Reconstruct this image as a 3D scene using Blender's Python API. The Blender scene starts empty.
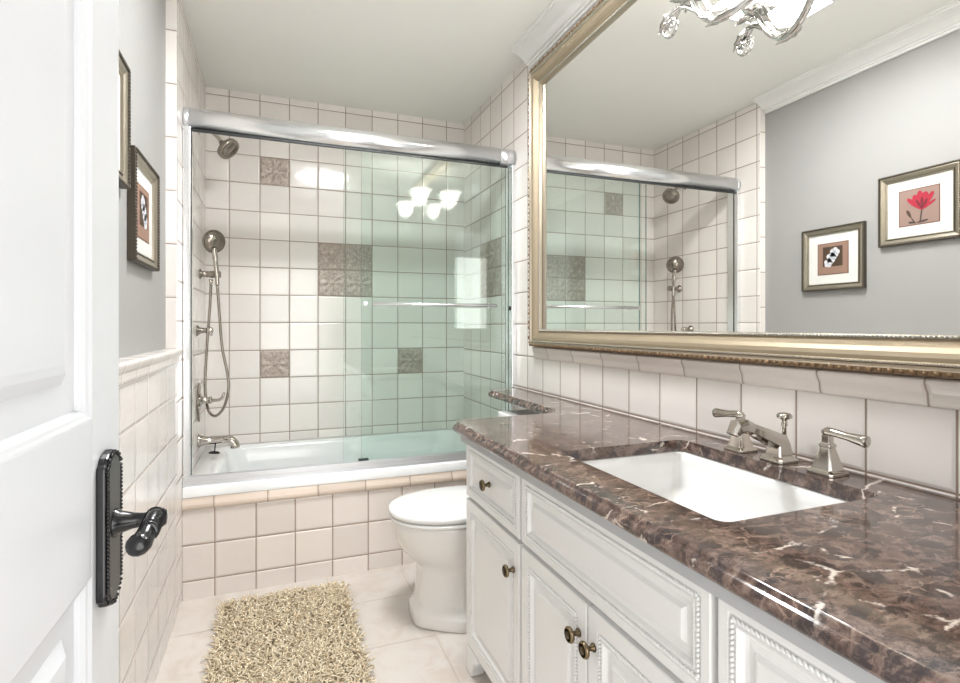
import bpy, bmesh, math, random
from mathutils import Vector, Matrix
random.seed(7)
PI = math.pi
sc = bpy.context.scene
COL = sc.collection

# ------------------------------------------------------------------ camera, world, lights, exposure
cam_d = bpy.data.cameras.new('camera')
cam_d.sensor_width = 36.0
cam_d.lens = 533.4 / 960 * 36
cam_d.shift_y = -(341.5 - 326.1) / 960
cam_d.clip_start = 0.02
cam = bpy.data.objects.new('camera', cam_d)
COL.objects.link(cam)
cam.location = (0, 0, 1.12)
cam.rotation_euler = (math.radians(90), 0, -math.radians(21.148))
sc.camera = cam

w = bpy.data.worlds.new('world')
sc.world = w
w.use_nodes = True
w.node_tree.nodes['Background'].inputs[0].default_value = (1.0, 0.99, 0.97, 1)
w.node_tree.nodes['Background'].inputs[1].default_value = 1.0

sc.view_settings.view_transform = 'Standard'
sc.view_settings.look = 'None'
sc.view_settings.gamma = 1.0
sc.view_settings.exposure = 0.06
sc.view_settings.use_curve_mapping = False


def area_light(name, loc, rot, sx, sy, power, color):
    d = bpy.data.lights.new(name, 'AREA')
    d.shape = 'RECTANGLE'
    d.size, d.size_y, d.energy, d.color = sx, sy, power, color
    o = bpy.data.objects.new(name, d)
    COL.objects.link(o)
    o.location = loc
    o.rotation_euler = rot
    return o


# added fill light behind the doorway, tilted upward, and the sky over the skylight
area_light('hall_fill', (0.30, -0.75, 1.15), (math.radians(120), 0, 0), 1.3, 1.9, 30, (1.0, 0.985, 0.965))
area_light('sky_daylight', (0.395, 1.63, 2.455), (0, 0, 0), 0.42, 0.24, 32, (0.97, 0.985, 1.0))

# ------------------------------------------------------------------ dimensions
XL, XR, XG = -0.348, 1.158, -0.385      # left tile face, right tile face, painted left wall
YB, YA, YF, ZC = 3.287, 2.464, 0.05, 2.44  # back tile, tub front, front wall, ceiling
YE = 2.335                              # where the tiled alcove starts on the left


# ------------------------------------------------------------------ node helpers
def srgb(r, g, b):
    f = lambda c: (c / 255 / 12.92) if c / 255 <= 0.04045 else ((c / 255 + 0.055) / 1.055) ** 2.4
    return (f(r), f(g), f(b), 1)


def mat(name, color=(0.8, 0.8, 0.8, 1), rough=0.5, metal=0.0, spec=0.5, coat=0.0):
    m = bpy.data.materials.new(name)
    m.use_nodes = True
    b = m.node_tree.nodes['Principled BSDF']
    b.inputs['Base Color'].default_value = color
    b.inputs['Roughness'].default_value = rough
    b.inputs['Metallic'].default_value = metal
    b.inputs['Specular IOR Level'].default_value = spec
    b.inputs['Coat Weight'].default_value = coat
    return m


class NT:
    def __init__(s, m):
        s.t = m.node_tree
        s.b = s.t.nodes.get('Principled BSDF')

    def n(s, typ, **k):
        nd = s.t.nodes.new(typ)
        for a, v in k.items():
            setattr(nd, a, v)
        return nd

    def l(s, a, b):
        s.t.links.new(a, b)

    def math(s, op, a, b=None, c=None):
        nd = s.n('ShaderNodeMath', operation=op)
        for i, x in enumerate((a, b, c)):
            if x is None:
                continue
            if isinstance(x, (int, float)):
                nd.inputs[i].default_value = x
            else:
                s.l(x, nd.inputs[i])
        return nd.outputs[0]

    def maprange(s, v, a, b, c=0.0, d=1.0, smooth=True):
        nd = s.n('ShaderNodeMapRange')
        if smooth:
            nd.interpolation_type = 'SMOOTHSTEP'
        s.l(v, nd.inputs['Value'])
        for k, x in (('From Min', a), ('From Max', b), ('To Min', c), ('To Max', d)):
            nd.inputs[k].default_value = x
        return nd.outputs[0]

    def mix(s, f, a, b):
        nd = s.n('ShaderNodeMix', data_type='RGBA')
        for i, x in ((0, f), (6, a), (7, b)):
            if isinstance(x, (int, float)):
                nd.inputs[i].default_value = x
            elif isinstance(x, tuple):
                nd.inputs[i].default_value = x
            else:
                s.l(x, nd.inputs[i])
        return nd.outputs[2]

    def noise(s, vec, scale, detail=3, rough=0.5, dist=0.0):
        nd = s.n('ShaderNodeTexNoise')
        nd.inputs['Scale'].default_value = scale
        nd.inputs['Detail'].default_value = detail
        nd.inputs['Roughness'].default_value = rough
        nd.inputs['Distortion'].default_value = dist
        if vec is not None:
            s.l(vec, nd.inputs['Vector'])
        return nd

    def ramp(s, v, stops):
        nd = s.n('ShaderNodeValToRGB')
        e = nd.color_ramp.elements
        while len(e) > 1:
            e.remove(e[-1])
        e[0].position, e[0].color = stops[0]
        for p, c in stops[1:]:
            x = e.new(p)
            x.color = c
        s.l(v, nd.inputs[0])
        return nd.outputs[0]


def tile_mat(name, au, av, u0, pu, v0, pv, tile, grout, g=0.0040, rough=0.12, vary=0.05, wav=0.5, mottled=None):
    """glazed tile: au, av are world axes; lines stand at u0 + k*pu and v0 + k*pv"""
    m = mat(name, tile, rough)
    t = NT(m)
    geo = t.n('ShaderNodeNewGeometry')
    sep = t.n('ShaderNodeSeparateXYZ')
    t.l(geo.outputs['Position'], sep.inputs[0])
    ds, cells = [], []
    for ax, o, p in ((au, u0, pu), (av, v0, pv)):
        q = t.math('DIVIDE', t.math('SUBTRACT', sep.outputs['XYZ'.index(ax)], o), p)
        fr = t.math('FRACT', q)
        ds.append(t.math('MULTIPLY', t.math('MINIMUM', fr, t.math('SUBTRACT', 1.0, fr)), p))
        cells.append(t.math('FLOOR', q))
    d = t.math('MINIMUM', ds[0], ds[1])
    k = t.maprange(d, g * 0.35, g * 0.75)
    comb = t.n('ShaderNodeCombineXYZ')
    t.l(cells[0], comb.inputs[0])
    t.l(cells[1], comb.inputs[1])
    wn = t.n('ShaderNodeTexWhiteNoise', noise_dimensions='2D')
    t.l(comb.outputs[0], wn.inputs['Vector'])
    dark = tuple(c * (1 - vary * 2) for c in tile[:3]) + (1,)
    lite = tuple(min(1, c * (1 + vary * 0.6)) for c in tile[:3]) + (1,)
    tc = t.mix(wn.outputs['Value'], dark, lite)
    if mottled:
        nz = t.noise(geo.outputs['Position'], 9, 5, 0.6, 0.6)
        tc = t.mix(t.maprange(nz.outputs['Fac'], 0.42, 0.68), tc, mottled)
    t.l(t.mix(k, grout, tc), t.b.inputs['Base Color'])
    t.l(t.maprange(k, 0, 1, 0.75, rough, False), t.b.inputs['Roughness'])
    hn = t.noise(geo.outputs['Position'], 11, 2)
    h = t.math('ADD', t.maprange(d, 0.0, 0.009), t.math('MULTIPLY', hn.outputs['Fac'], wav))
    bp = t.n('ShaderNodeBump')
    bp.inputs['Strength'].default_value = 0.55
    bp.inputs['Distance'].default_value = 0.004
    t.l(h, bp.inputs['Height'])
    t.l(bp.outputs[0], t.b.inputs['Normal'])
    return m


TILE = (0.86, 0.815, 0.775, 1)
GROUT = (0.31, 0.23, 0.18, 1)
PT = 0.1579
m_back = tile_mat('glazed_tile_back', 'X', 'Z', -0.073, 0.159, 0.982, PT, TILE, GROUT)
m_right = tile_mat('glazed_tile_right', 'Y', 'Z', 0.591, 0.160, 0.972, PT, TILE, GROUT)
m_left = tile_mat('glazed_tile_left', 'Y', 'Z', 2.36, 0.155, 0.982, PT, TILE, GROUT)
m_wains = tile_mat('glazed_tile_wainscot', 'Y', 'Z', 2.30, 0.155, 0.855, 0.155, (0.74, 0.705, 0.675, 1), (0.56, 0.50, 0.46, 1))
m_apron = tile_mat('glazed_tile_apron', 'X', 'Z', -0.070, 0.158, 0.075, 0.147, (0.80, 0.735, 0.69, 1), (0.32, 0.23, 0.18, 1))
m_cap = tile_mat('rail_tile_apron', 'X', 'Z', -0.231, 0.207, -50, 100, (0.72, 0.61, 0.52, 1), (0.36, 0.28, 0.23, 1), g=0.004)
m_railr = tile_mat('rail_tile_right', 'Y', 'Z', 0.631, 0.213, -50, 100, (0.80, 0.735, 0.68, 1), (0.40, 0.33, 0.28, 1), g=0.004)
m_raill = tile_mat('rail_tile_left', 'Y', 'Z', 2.27, 0.155, -50, 100, (0.80, 0.755, 0.715, 1), (0.45, 0.38, 0.33, 1), g=0.003)
m_edge = tile_mat('edge_tile', 'Y', 'Z', -50, 100, 0.00, 0.205, TILE, GROUT, g=0.0035)
m_floor = tile_mat('floor_stone_tile', 'X', 'Y', 0.55, 0.325, 1.868, 0.325, (0.70, 0.65, 0.60, 1), (0.60, 0.53, 0.46, 1),
                   g=0.005, rough=0.24, vary=0.03, wav=0.15, mottled=(0.63, 0.56, 0.495, 1))


def noisy_paint(name, color, rough, amp=0.02, scale=60):
    m = mat(name, color, rough)
    t = NT(m)
    geo = t.n('ShaderNodeNewGeometry')
    nz = t.noise(geo.outputs['Position'], scale, 3)
    bp = t.n('ShaderNodeBump')
    bp.inputs['Strength'].default_value = amp * 5
    bp.inputs['Distance'].default_value = 0.001
    t.l(nz.outputs['Fac'], bp.inputs['Height'])
    t.l(bp.outputs[0], t.b.inputs['Normal'])
    return m


m_ceil = noisy_paint('ceiling_paint', (0.86, 0.86, 0.815, 1), 0.45)
m_grey = noisy_paint('grey_wall_paint', (0.340, 0.335, 0.325, 1), 0.5)
m_crown = noisy_paint('white_trim_paint', (0.82, 0.82, 0.81, 1), 0.35)
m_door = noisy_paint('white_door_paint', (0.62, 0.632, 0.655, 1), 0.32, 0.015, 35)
m_cab = noisy_paint('cabinet_paint', (0.80, 0.80, 0.79, 1), 0.30, 0.015, 40)
m_cabin = mat('cabinet_shaded_grey', (0.46, 0.47, 0.48, 1), 0.5)  # grey paint and the counter's shade mixed into one flat colour
m_porc = mat('white_porcelain', (0.83, 0.83, 0.82, 1), 0.06, 0, 0.5, 0.4)
m_porcw = mat('cream_porcelain', (0.82, 0.80, 0.77, 1), 0.08, 0, 0.5, 0.3)
m_tub = mat('tub_enamel', (0.84, 0.85, 0.85, 1), 0.10, 0, 0.5, 0.3)
m_nick = mat('polished_nickel', (0.55, 0.51, 0.46, 1), 0.08, 1.0)
m_nickd = mat('brushed_nickel', (0.33, 0.295, 0.255, 1), 0.22, 1.0)
m_alu = mat('bright_aluminium', (0.90, 0.92, 0.94, 1), 0.27, 1.0)
m_alus = mat('satin_aluminium', (0.78, 0.80, 0.83, 1), 0.34, 1.0)
m_black = mat('black_rubber', (0.015, 0.018, 0.018, 1), 0.5)
m_iron = mat('oil_rubbed_bronze', (0.008, 0.008, 0.009, 1), 0.22, 0.0, 0.5)
m_ironf = mat('worn_bronze_face', (0.07, 0.068, 0.064, 1), 0.40, 0.3)
m_silver = mat('silver_leaf_metal', (0.74, 0.73, 0.71, 1), 0.16, 1.0)
m_knob = mat('antique_brass', (0.115, 0.085, 0.050, 1), 0.30, 1.0)
m_knobl = mat('antique_brass_rim', (0.24, 0.185, 0.11, 1), 0.28, 1.0)
m_gold = mat('champagne_gilt', (0.36, 0.295, 0.205, 1), 0.45, 0.55)
m_golds = mat('silver_gilt', (0.46, 0.40, 0.31, 1), 0.34, 0.85)
m_goldd = mat('dark_gilt', (0.21, 0.135, 0.075, 1), 0.36, 0.7)
m_pewter = mat('pewter_gilt', (0.42, 0.41, 0.38, 1), 0.28, 0.9)
m_pframe = mat('picture_frame_gilt', (0.37, 0.33, 0.26, 1), 0.32, 0.8)
m_pframed = mat('picture_frame_dark', (0.085, 0.072, 0.055, 1), 0.4, 0.6)
m_matb = mat('picture_mat_board', (0.66, 0.655, 0.62, 1), 0.7)
m_mirror = mat('mirror_silvering', (0.925, 0.925, 0.91, 1), 0.0, 1.0)
m_plate = mat('plain_paint_dark', (0.30, 0.30, 0.30, 1), 0.5)


def glass_mat(name, tint, ior=1.52):
    m = bpy.data.materials.new(name)
    m.use_nodes = True
    t = NT(m)
    for nd in list(t.t.nodes):
        if nd.type != 'OUTPUT_MATERIAL':
            t.t.nodes.remove(nd)
    out = [nd for nd in t.t.nodes if nd.type == 'OUTPUT_MATERIAL'][0]
    tr = t.n('ShaderNodeBsdfTransparent')
    tr.inputs[0].default_value = tint
    gl = t.n('ShaderNodeBsdfGlossy')
    gl.inputs['Roughness'].default_value = 0.0
    fr = t.n('ShaderNodeFresnel')
    geo = t.n('ShaderNodeNewGeometry')
    # same reflectance on entering and on leaving the thin pane
    t.l(t.math('SUBTRACT', ior, t.math('MULTIPLY', geo.outputs['Backfacing'], ior - 1 / ior)), fr.inputs[0])
    mx = t.n('ShaderNodeMixShader')
    t.l(fr.outputs[0], mx.inputs[0])
    t.l(tr.outputs[0], mx.inputs[1])
    t.l(gl.outputs[0], mx.inputs[2])
    t.l(mx.outputs[0], out.inputs[0])
    return m


m_glass = glass_mat('tinted_shower_glass', (0.961, 0.997, 0.983, 1))
m_glasse = mat('glass_edge_green', (0.02, 0.12, 0.11, 1), 0.15)
m_pglass = glass_mat('picture_glass', (0.99, 0.99, 0.99, 1), 1.35)


def emit(name, color, strength):
    m = bpy.data.materials.new(name)
    m.use_nodes = True
    b = m.node_tree.nodes['Principled BSDF']
    b.inputs['Base Color'].default_value = color
    b.inputs['Emission Color'].default_value = color
    b.inputs['Emission Strength'].default_value = strength
    return m


m_shade = emit('lit_frosted_glass', (1.0, 0.97, 0.93, 1), 6.0)
_t = NT(m_shade)
_o = [n for n in _t.t.nodes if n.type == 'OUTPUT_MATERIAL'][0]
_tr = _t.n('ShaderNodeBsdfTransparent')
_mx = _t.n('ShaderNodeMixShader')
_mx.inputs[0].default_value = 0.45
_t.l(_t.b.outputs[0], _mx.inputs[1])
_t.l(_tr.outputs[0], _mx.inputs[2])
_t.l(_mx.outputs[0], _o.inputs[0])
m_sky = emit('skylight_pane', (0.93, 0.97, 1.0, 1), 4.0)


def marble():
    m = mat('brown_emperador_marble', (0.2, 0.13, 0.1, 1), 0.10, 0, 0.5, 0.2)
    t = NT(m)
    geo = t.n('ShaderNodeNewGeometry')
    mp = t.n('ShaderNodeMapping')
    mp.inputs['Rotation'].default_value = (0.3, 0.2, 0.55)
    mp.inputs['Scale'].default_value = (1.0, 1.5, 1.3)
    t.l(geo.outputs['Position'], mp.inputs[0])
    P = mp.outputs[0]

    def warp(scale, amt, detail=5):
        wz = t.noise(P, scale, detail, 0.65)
        add = t.n('ShaderNodeVectorMath', operation='MULTIPLY_ADD')
        t.l(wz.outputs['Color'], add.inputs[0])
        add.inputs[1].default_value = (amt, amt, amt)
        t.l(P, add.inputs[2])
        return add.outputs[0]
    W = warp(14, 0.055)
    W2 = warp(30, 0.022)
    # ground: fine mottled browns
    base = t.noise(W2, 30, 12, 0.78, 0.5)
    col = t.ramp(base.outputs['Fac'], [(0.30, (0.028, 0.017, 0.014, 1)), (0.43, (0.066, 0.042, 0.035, 1)),
                                      (0.52, (0.132, 0.086, 0.070, 1)), (0.60, (0.195, 0.136, 0.112, 1)), (0.74, (0.32, 0.245, 0.205, 1))])
    # broken fragments of lighter and darker stone
    vo = t.n('ShaderNodeTexVoronoi', feature='F1')
    vo.inputs['Scale'].default_value = 34
    t.l(W2, vo.inputs['Vector'])
    vs = t.n('ShaderNodeSeparateColor')
    t.l(vo.outputs['Color'], vs.inputs[0])
    col = t.mix(t.math('MULTIPLY', t.math('MULTIPLY', t.maprange(vs.outputs[0], 0.55, 0.70), t.maprange(base.outputs['Fac'], 0.64, 0.46)), 0.85), col, (0.040, 0.030, 0.031, 1))
    col = t.mix(t.math('MULTIPLY', t.math('MULTIPLY', t.maprange(vs.outputs[1], 0.60, 0.75), t.maprange(base.outputs['Fac'], 0.42, 0.58)), 0.55), col, (0.25, 0.178, 0.148, 1))
    # crackle of thin tan veins
    ve = t.n('ShaderNodeTexVoronoi', feature='DISTANCE_TO_EDGE')
    ve.inputs['Scale'].default_value = 19
    t.l(W, ve.inputs['Vector'])
    n2 = t.noise(P, 9, 4, 0.6)
    crack = t.math('MULTIPLY', t.maprange(ve.outputs['Distance'], 0.045, 0.0), t.maprange(n2.outputs['Fac'], 0.50, 0.64))
    col = t.mix(t.math('MULTIPLY', crack, 0.6), col, (0.45, 0.32, 0.25, 1))
    # scattered white veins, short and broken
    for sc_, w_, lo, hi, c_ in ((7.5, 0.040, 0.55, 0.62, (0.72, 0.63, 0.55, 1)), (3.3, 0.020, 0.53, 0.60, (0.80, 0.73, 0.66, 1))):
        v3 = t.n('ShaderNodeTexVoronoi', feature='DISTANCE_TO_EDGE')
        v3.inputs['Scale'].default_value = sc_
        t.l(W, v3.inputs['Vector'])
        n3 = t.noise(W2, sc_ * 1.6, 5, 0.65)
        vein = t.math('MULTIPLY', t.maprange(v3.outputs['Distance'], w_, w_ * 0.15), t.maprange(n3.outputs['Fac'], lo, hi))
        col = t.mix(t.math('MULTIPLY', vein, 0.9), col, c_)
    t.l(col, t.b.inputs['Base Color'])
    return m


m_marble = marble()


def decor_mat():
    m = mat('pewter_relief_tile', (0.30, 0.26, 0.23, 1), 0.36, 0.15)
    t = NT(m)
    geo = t.n('ShaderNodeNewGeometry')
    nz = t.noise(geo.outputs['Position'], 52, 3, 0.6, 2.0)
    c = t.ramp(nz.outputs['Fac'], [(0.34, (0.30, 0.245, 0.21, 1)), (0.52, (0.45, 0.38, 0.33, 1)), (0.72, (0.62, 0.54, 0.475, 1))])
    t.l(c, t.b.inputs['Base Color'])
    bp = t.n('ShaderNodeBump')
    bp.inputs['Strength'].default_value = 0.5
    bp.inputs['Distance'].default_value = 0.003
    t.l(nz.outputs['Fac'], bp.inputs['Height'])
    t.l(bp.outputs[0], t.b.inputs['Normal'])
    return m


m_decor = decor_mat()


def shag_mat():
    m = mat('beige_shag_yarn', (0.6, 0.5, 0.36, 1), 0.85)
    t = NT(m)
    at = t.n('ShaderNodeAttribute', attribute_name='yarn')
    c = t.ramp(at.outputs['Fac'], [(0.0, (0.66, 0.52, 0.34, 1)), (0.45, (0.80, 0.675, 0.48, 1)), (1.0, (0.90, 0.81, 0.63, 1))])
    t.l(c, t.b.inputs['Base Color'])
    return m


m_shag = shag_mat()
m_rugb = mat('rug_backing', (0.36, 0.28, 0.18, 1), 0.9)


# ------------------------------------------------------------------ mesh helpers
ORG = {}


class MB:
    def __init__(s):
        s.v, s.f, s.mi, s.sm = [], [], [], []

    def add(s, vs, fs, mi=0, smooth=False):
        o = len(s.v)
        s.v += [tuple(p) for p in vs]
        for q in fs:
            s.f.append(tuple(i + o for i in q))
            s.mi.append(mi)
            s.sm.append(smooth)

    def box(s, x0, x1, y0, y1, z0, z1, mi=0, M=None):
        vs = [(x, y, z) for x in (x0, x1) for y in (y0, y1) for z in (z0, z1)]
        if M:
            vs = [M @ Vector(p) for p in vs]
        s.add(vs, [(0, 1, 3, 2), (4, 6, 7, 5), (0, 4, 5, 1), (2, 3, 7, 6), (0, 2, 6, 4), (1, 5, 7, 3)], mi)
        return s

    def loft(s, loops, cap=True, mi=0, smooth=True, closed=True):
        n = len(loops[0])
        vs = [p for l in loops for p in l]
        fs = []
        for i in range(len(loops) - 1):
            for j in range(n if closed else n - 1):
                k = (j + 1) % n
                fs.append((i * n + j, i * n + k, (i + 1) * n + k, (i + 1) * n + j))
        s.add(vs, fs, mi, smooth)
        if cap:
            o = len(s.v) - len(vs)
            s.f += [tuple(o + i for i in reversed(range(n))), tuple(o + (len(loops) - 1) * n + i for i in range(n))]
            s.mi += [mi, mi]
            s.sm += [False, False]
        return s

    def tube(s, pts, rad, n=10, mi=0, cap=True):
        pts = [Vector(p) for p in pts]
        if isinstance(rad, (int, float)):
            rad = [rad] * len(pts)
        loops = []
        up = None
        for i, p in enumerate(pts):
            d = (pts[min(i + 1, len(pts) - 1)] - pts[max(i - 1, 0)]).normalized()
            if up is None:
                up = Vector((0, 0, 1)) if abs(d.z) < 0.9 else Vector((1, 0, 0))
            a = d.cross(up).normalized()
            up = a.cross(d).normalized()
            loops.append([p + (a * math.cos(2 * PI * k / n) + up * math.sin(2 * PI * k / n)) * rad[i] for k in range(n)])
        return s.loft(loops, cap, mi)

    def lathe(s, prof, base, axis, n=24, mi=0, cap=True):
        """prof: (distance along axis, radius)"""
        axis = Vector(axis).normalized()
        base = Vector(base)
        a = axis.orthogonal().normalized()
        b = axis.cross(a)
        loops = [[base + axis * h + (a * math.cos(2 * PI * k / n) + b * math.sin(2 * PI * k / n)) * max(r, 1e-5) for k in range(n)] for h, r in prof]
        return s.loft(loops, cap, mi)

    def ball(s, c, r, n=8, m=6, mi=0, M=None):
        if isinstance(r, (int, float)):
            r = (r, r, r)
        c = Vector(c)
        vs = []
        for i in range(m + 1):
            t = PI * i / m
            for k in range(n):
                p = Vector((r[0] * math.sin(t) * math.cos(2 * PI * k / n), r[1] * math.sin(t) * math.sin(2 * PI * k / n), r[2] * math.cos(t)))
                if M:
                    p = M @ p
                vs.append(c + p)
        fs = [(i * n + k, (i + 1) * n + k, (i + 1) * n + (k + 1) % n, i * n + (k + 1) % n) for i in range(m) for k in range(n)]
        s.add(vs, fs, mi, True)
        return s

    def rings(s, y0, y1, z0, z1, prof, x0, sg, cap=True, back=True, mis=None):
        """nested rectangles in a plane of constant x: prof = (inset, height along sg)"""
        L = []
        for ins, h in prof:
            x = x0 + sg * h
            L.append([(x, y0 + ins, z0 + ins), (x, y1 - ins, z0 + ins), (x, y1 - ins, z1 - ins), (x, y0 + ins, z1 - ins)])
        vs = [p for l in L for p in l]
        o = len(s.v)
        s.v += vs
        for i in range(len(L) - 1):
            for j in range(4):
                k = (j + 1) % 4
                s.f.append((o + i * 4 + j, o + i * 4 + k, o + i * 4 + 4 + k, o + i * 4 + 4 + j))
                s.mi.append(mis[i] if mis else 0)
                s.sm.append(False)
        if cap:
            e = o + (len(L) - 1) * 4
            s.f.append((e, e + 1, e + 2, e + 3))
            s.mi.append(mis[-1] if mis else 0)
            s.sm.append(False)
        if back:
            s.f.append((o + 3, o + 2, o + 1, o))
            s.mi.append(mis[0] if mis else 0)
            s.sm.append(False)
        return s

    def poly(s, pts, x, th, mi=0):
        """flat outline in the y-z plane, thickness th along +x"""
        n = len(pts)
        return s.loft([[(x, a, b) for a, b in pts], [(x + th, a, b) for a, b in pts]], True, mi, False)

    def xform(s, M, start=0):
        for i in range(start, len(s.v)):
            s.v[i] = tuple(M @ Vector(s.v[i]))
        return s

    def build(s, name, mats, parent=None, bevel=0, seg=2, base=None, flat=False):
        me = bpy.data.meshes.new(name)
        if parent is not None:
            org = ORG[parent.name]
        elif base is not None:
            org = Vector(base)
        else:
            xs, ys, zs = zip(*s.v)
            org = Vector(((min(xs) + max(xs)) / 2, (min(ys) + max(ys)) / 2, min(zs)))
        me.from_pydata([tuple(Vector(p) - org) for p in s.v], [], s.f)
        if not isinstance(mats, (list, tuple)):
            mats = [mats]
        for m in mats:
            me.materials.append(m)
        for p, mi, sm in zip(me.polygons, s.mi, s.sm):
            p.material_index = mi
            p.use_smooth = sm and not flat
        bm = bmesh.new()
        bm.from_mesh(me)
        bmesh.ops.recalc_face_normals(bm, faces=bm.faces)
        bm.to_mesh(me)
        bm.free()
        o = bpy.data.objects.new(name, me)
        COL.objects.link(o)
        if parent is not None:
            o.parent = parent
        else:
            o.location = org
        ORG[o.name] = org
        if bevel:
            b = o.modifiers.new('bevel', 'BEVEL')
            b.width, b.segments, b.limit_method, b.angle_limit = bevel, seg, 'ANGLE', math.radians(35)
            b.harden_normals = False
        return o


def tag(o, label, cat, group=None):
    o['label'], o['category'] = label, cat
    if group:
        o['group'] = group
    return o


def thing(name, label, cat, loc, group=None):
    o = bpy.data.objects.new(name, None)
    o.empty_display_size = 0.05
    COL.objects.link(o)
    o.location = loc
    ORG[o.name] = Vector(loc)
    return tag(o, label, cat, group)


def struct(o):
    o['kind'] = 'structure'
    return o


def spline(pts, n=8):
    """Catmull-Rom through the points"""
    P = [Vector(p) for p in pts]
    P = [P[0] * 2 - P[1]] + P + [P[-1] * 2 - P[-2]]
    out = []
    for i in range(1, len(P) - 2):
        for k in range(n):
            t = k / n
            a, b, c, d = P[i - 1], P[i], P[i + 1], P[i + 2]
            out.append(0.5 * ((2 * b) + (c - a) * t + (2 * a - 5 * b + 4 * c - d) * t * t + (3 * b - a - 3 * c + d) * t ** 3))
    out.append(P[-2])
    return out


# ------------------------------------------------------------------ room shell
struct(MB().box(-0.55, 1.35, -0.15, 3.45, -0.10, 0.0).build('floor', m_floor))
sx0, sx1, sy0, sy1 = 0.17, 0.62, 1.50, 1.76      # skylight opening
c = MB()
c.box(-0.55, sx0, -0.15, 3.45, ZC, ZC + 0.10).box(sx1, 1.35, -0.15, 3.45, ZC, ZC + 0.10)
c.box(sx0, sx1, -0.15, sy0, ZC, ZC + 0.10).box(sx0, sx1, sy1, 3.45, ZC, ZC + 0.10)
struct(c.build('ceiling', m_ceil))
wb = struct(MB().box(-0.55, 1.35, YB, YB + 0.12, 0, ZC).build('wall_back', m_back))
wr = struct(MB().box(XR, XR + 0.12, -0.15, YB, 0, ZC).build('wall_right', m_right))
wl = struct(MB().box(XG - 0.12, XG, -0.15, YB, 0, ZC).build('wall_left', m_grey))
a = MB().box(XG, XL, YE + 0.001, YB, 0, ZC)
a.build('alcove_tiling', m_left, wl, 0.006, 3)
MB().box(XG, XL, YE - 0.0005, YE + 0.002, 1.035, ZC).build('edge_tiling', m_edge, wl)
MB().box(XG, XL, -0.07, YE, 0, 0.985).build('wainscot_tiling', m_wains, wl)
f = MB().box(XG, -0.155, -0.07, YF, 0, ZC).box(0.60, XR, -0.07, YF, 0, ZC).box(-0.155, 0.60, -0.07, YF, 2.05, ZC)
struct(f.build('wall_front', m_grey))


def moulding(name, prof, axis, a0, a1, m):
    """prof: closed outline of (offset axis value, z) swept along axis from a0 to a1"""
    mk = (lambda t, p: (p[0], t, p[1])) if axis == 'Y' else (lambda t, p: (t, p[0], p[1]))
    return struct(MB().loft([[mk(a0, p) for p in prof], [mk(a1, p) for p in prof]], True, 0, False).build(name, m, None, 0.0015, 2))


def rail_prof(x, sg, z0, z1, d):
    q = [(x, z0)]
    zs = [0, .06, .16, .30, .46, .62, .78, .90, .97, 1.0]
    hs = [.30, .42, .50, .52, .58, .80, .97, 1.0, .85, .55]
    for t, h in zip(zs, hs):
        q.append((x + sg * d * h, z0 + (z1 - z0) * t))
    q.append((x, z1))
    return q


moulding('trim_1', rail_prof(XR, -1, 0.968, 1.024, 0.022), 'Y', YF, 2.262, m_railr)
lp = rail_prof(XL, 1, 0.978, 1.034, 0.020)
lp[-1] = (XG, 1.034)
lp.insert(0, (XG, 0.966))
lp[1] = (XL, 0.966)
moulding('trim_2', lp, 'Y', YF, YE + 0.006, m_raill)


def crown_prof(x, sg, d=0.105, h=0.078):
    q = [(x, ZC)]
    for u, v in ((1.0, 0), (1.0, .14), (.90, .16), (.90, .24), (.78, .28), (.62, .36), (.48, .47), (.36, .62), (.30, .74), (.20, .75), (.20, .85), (.11, .87), (.11, 1.0), (0, 1.0)):
        q.append((x + sg * d * u, ZC - h * v))
    return q


moulding('trim_3', crown_prof(XR, -1), 'Y', YF, 2.315, m_crown)
moulding('trim_4', crown_prof(XG, 1), 'Y', YF, YE - 0.004, m_crown)

# relief accent tiles set into the tiled walls
def decor(parent, pts, nrm):
    b = MB()
    A = {'b': lambda u, v, h: (u, YB - h, v), 'r': lambda u, v, h: (XR - h, u, v)}[nrm]
    u0, u1, v0, v1 = pts
    g = 0.0025
    u0, u1, v0, v1 = u0 + g, u1 - g, v0 + g, v1 - g
    N = 29
    cu, cv = (u0 + u1) / 2, (v0 + v1) / 2
    vs = []
    for i in range(N):
        for j in range(N):
            a, bb = i / (N - 1) * 2 - 1, j / (N - 1) * 2 - 1
            r = math.hypot(a, bb)
            th = math.atan2(bb, a)
            h = 0.005 + 0.0034 * math.cos(8 * th) * math.exp(-((r - 0.60) / 0.36) ** 2) + 0.004 * math.exp(-(r / 0.13) ** 2) - 0.002 * math.exp(-((r - 0.24) / 0.08) ** 2)
            if i in (0, N - 1) or j in (0, N - 1):
                h = 0.001
            vs.append(A(u0 + (u1 - u0) * i / (N - 1), v0 + (v1 - v0) * j / (N - 1), h))
    b.add(vs, [(i * N + j, i * N + N + j, i * N + N + j + 1, i * N + j + 1) for i in range(N - 1) for j in range(N - 1)], 0, True)
    b.build('accent_tile', m_decor, parent)


cx = lambda k: -0.073 + 0.159 * k
rz = lambda k: 0.982 + PT * k
rr = lambda k: 0.972 + PT * k
for k, r in ((0, 6), (0, -1), (5, -1), (2, 2), (3, 2), (2, 3), (3, 3)):
    decor(wb, (cx(k), cx(k + 1), rz(r), rz(r + 1)), 'b')
for y, r in ((2.671, 2), (2.671, 3), (2.831, 2), (2.831, 3)):
    decor(wr, (y, y + 0.16, rr(r), rr(r + 1)), 'r')

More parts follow.
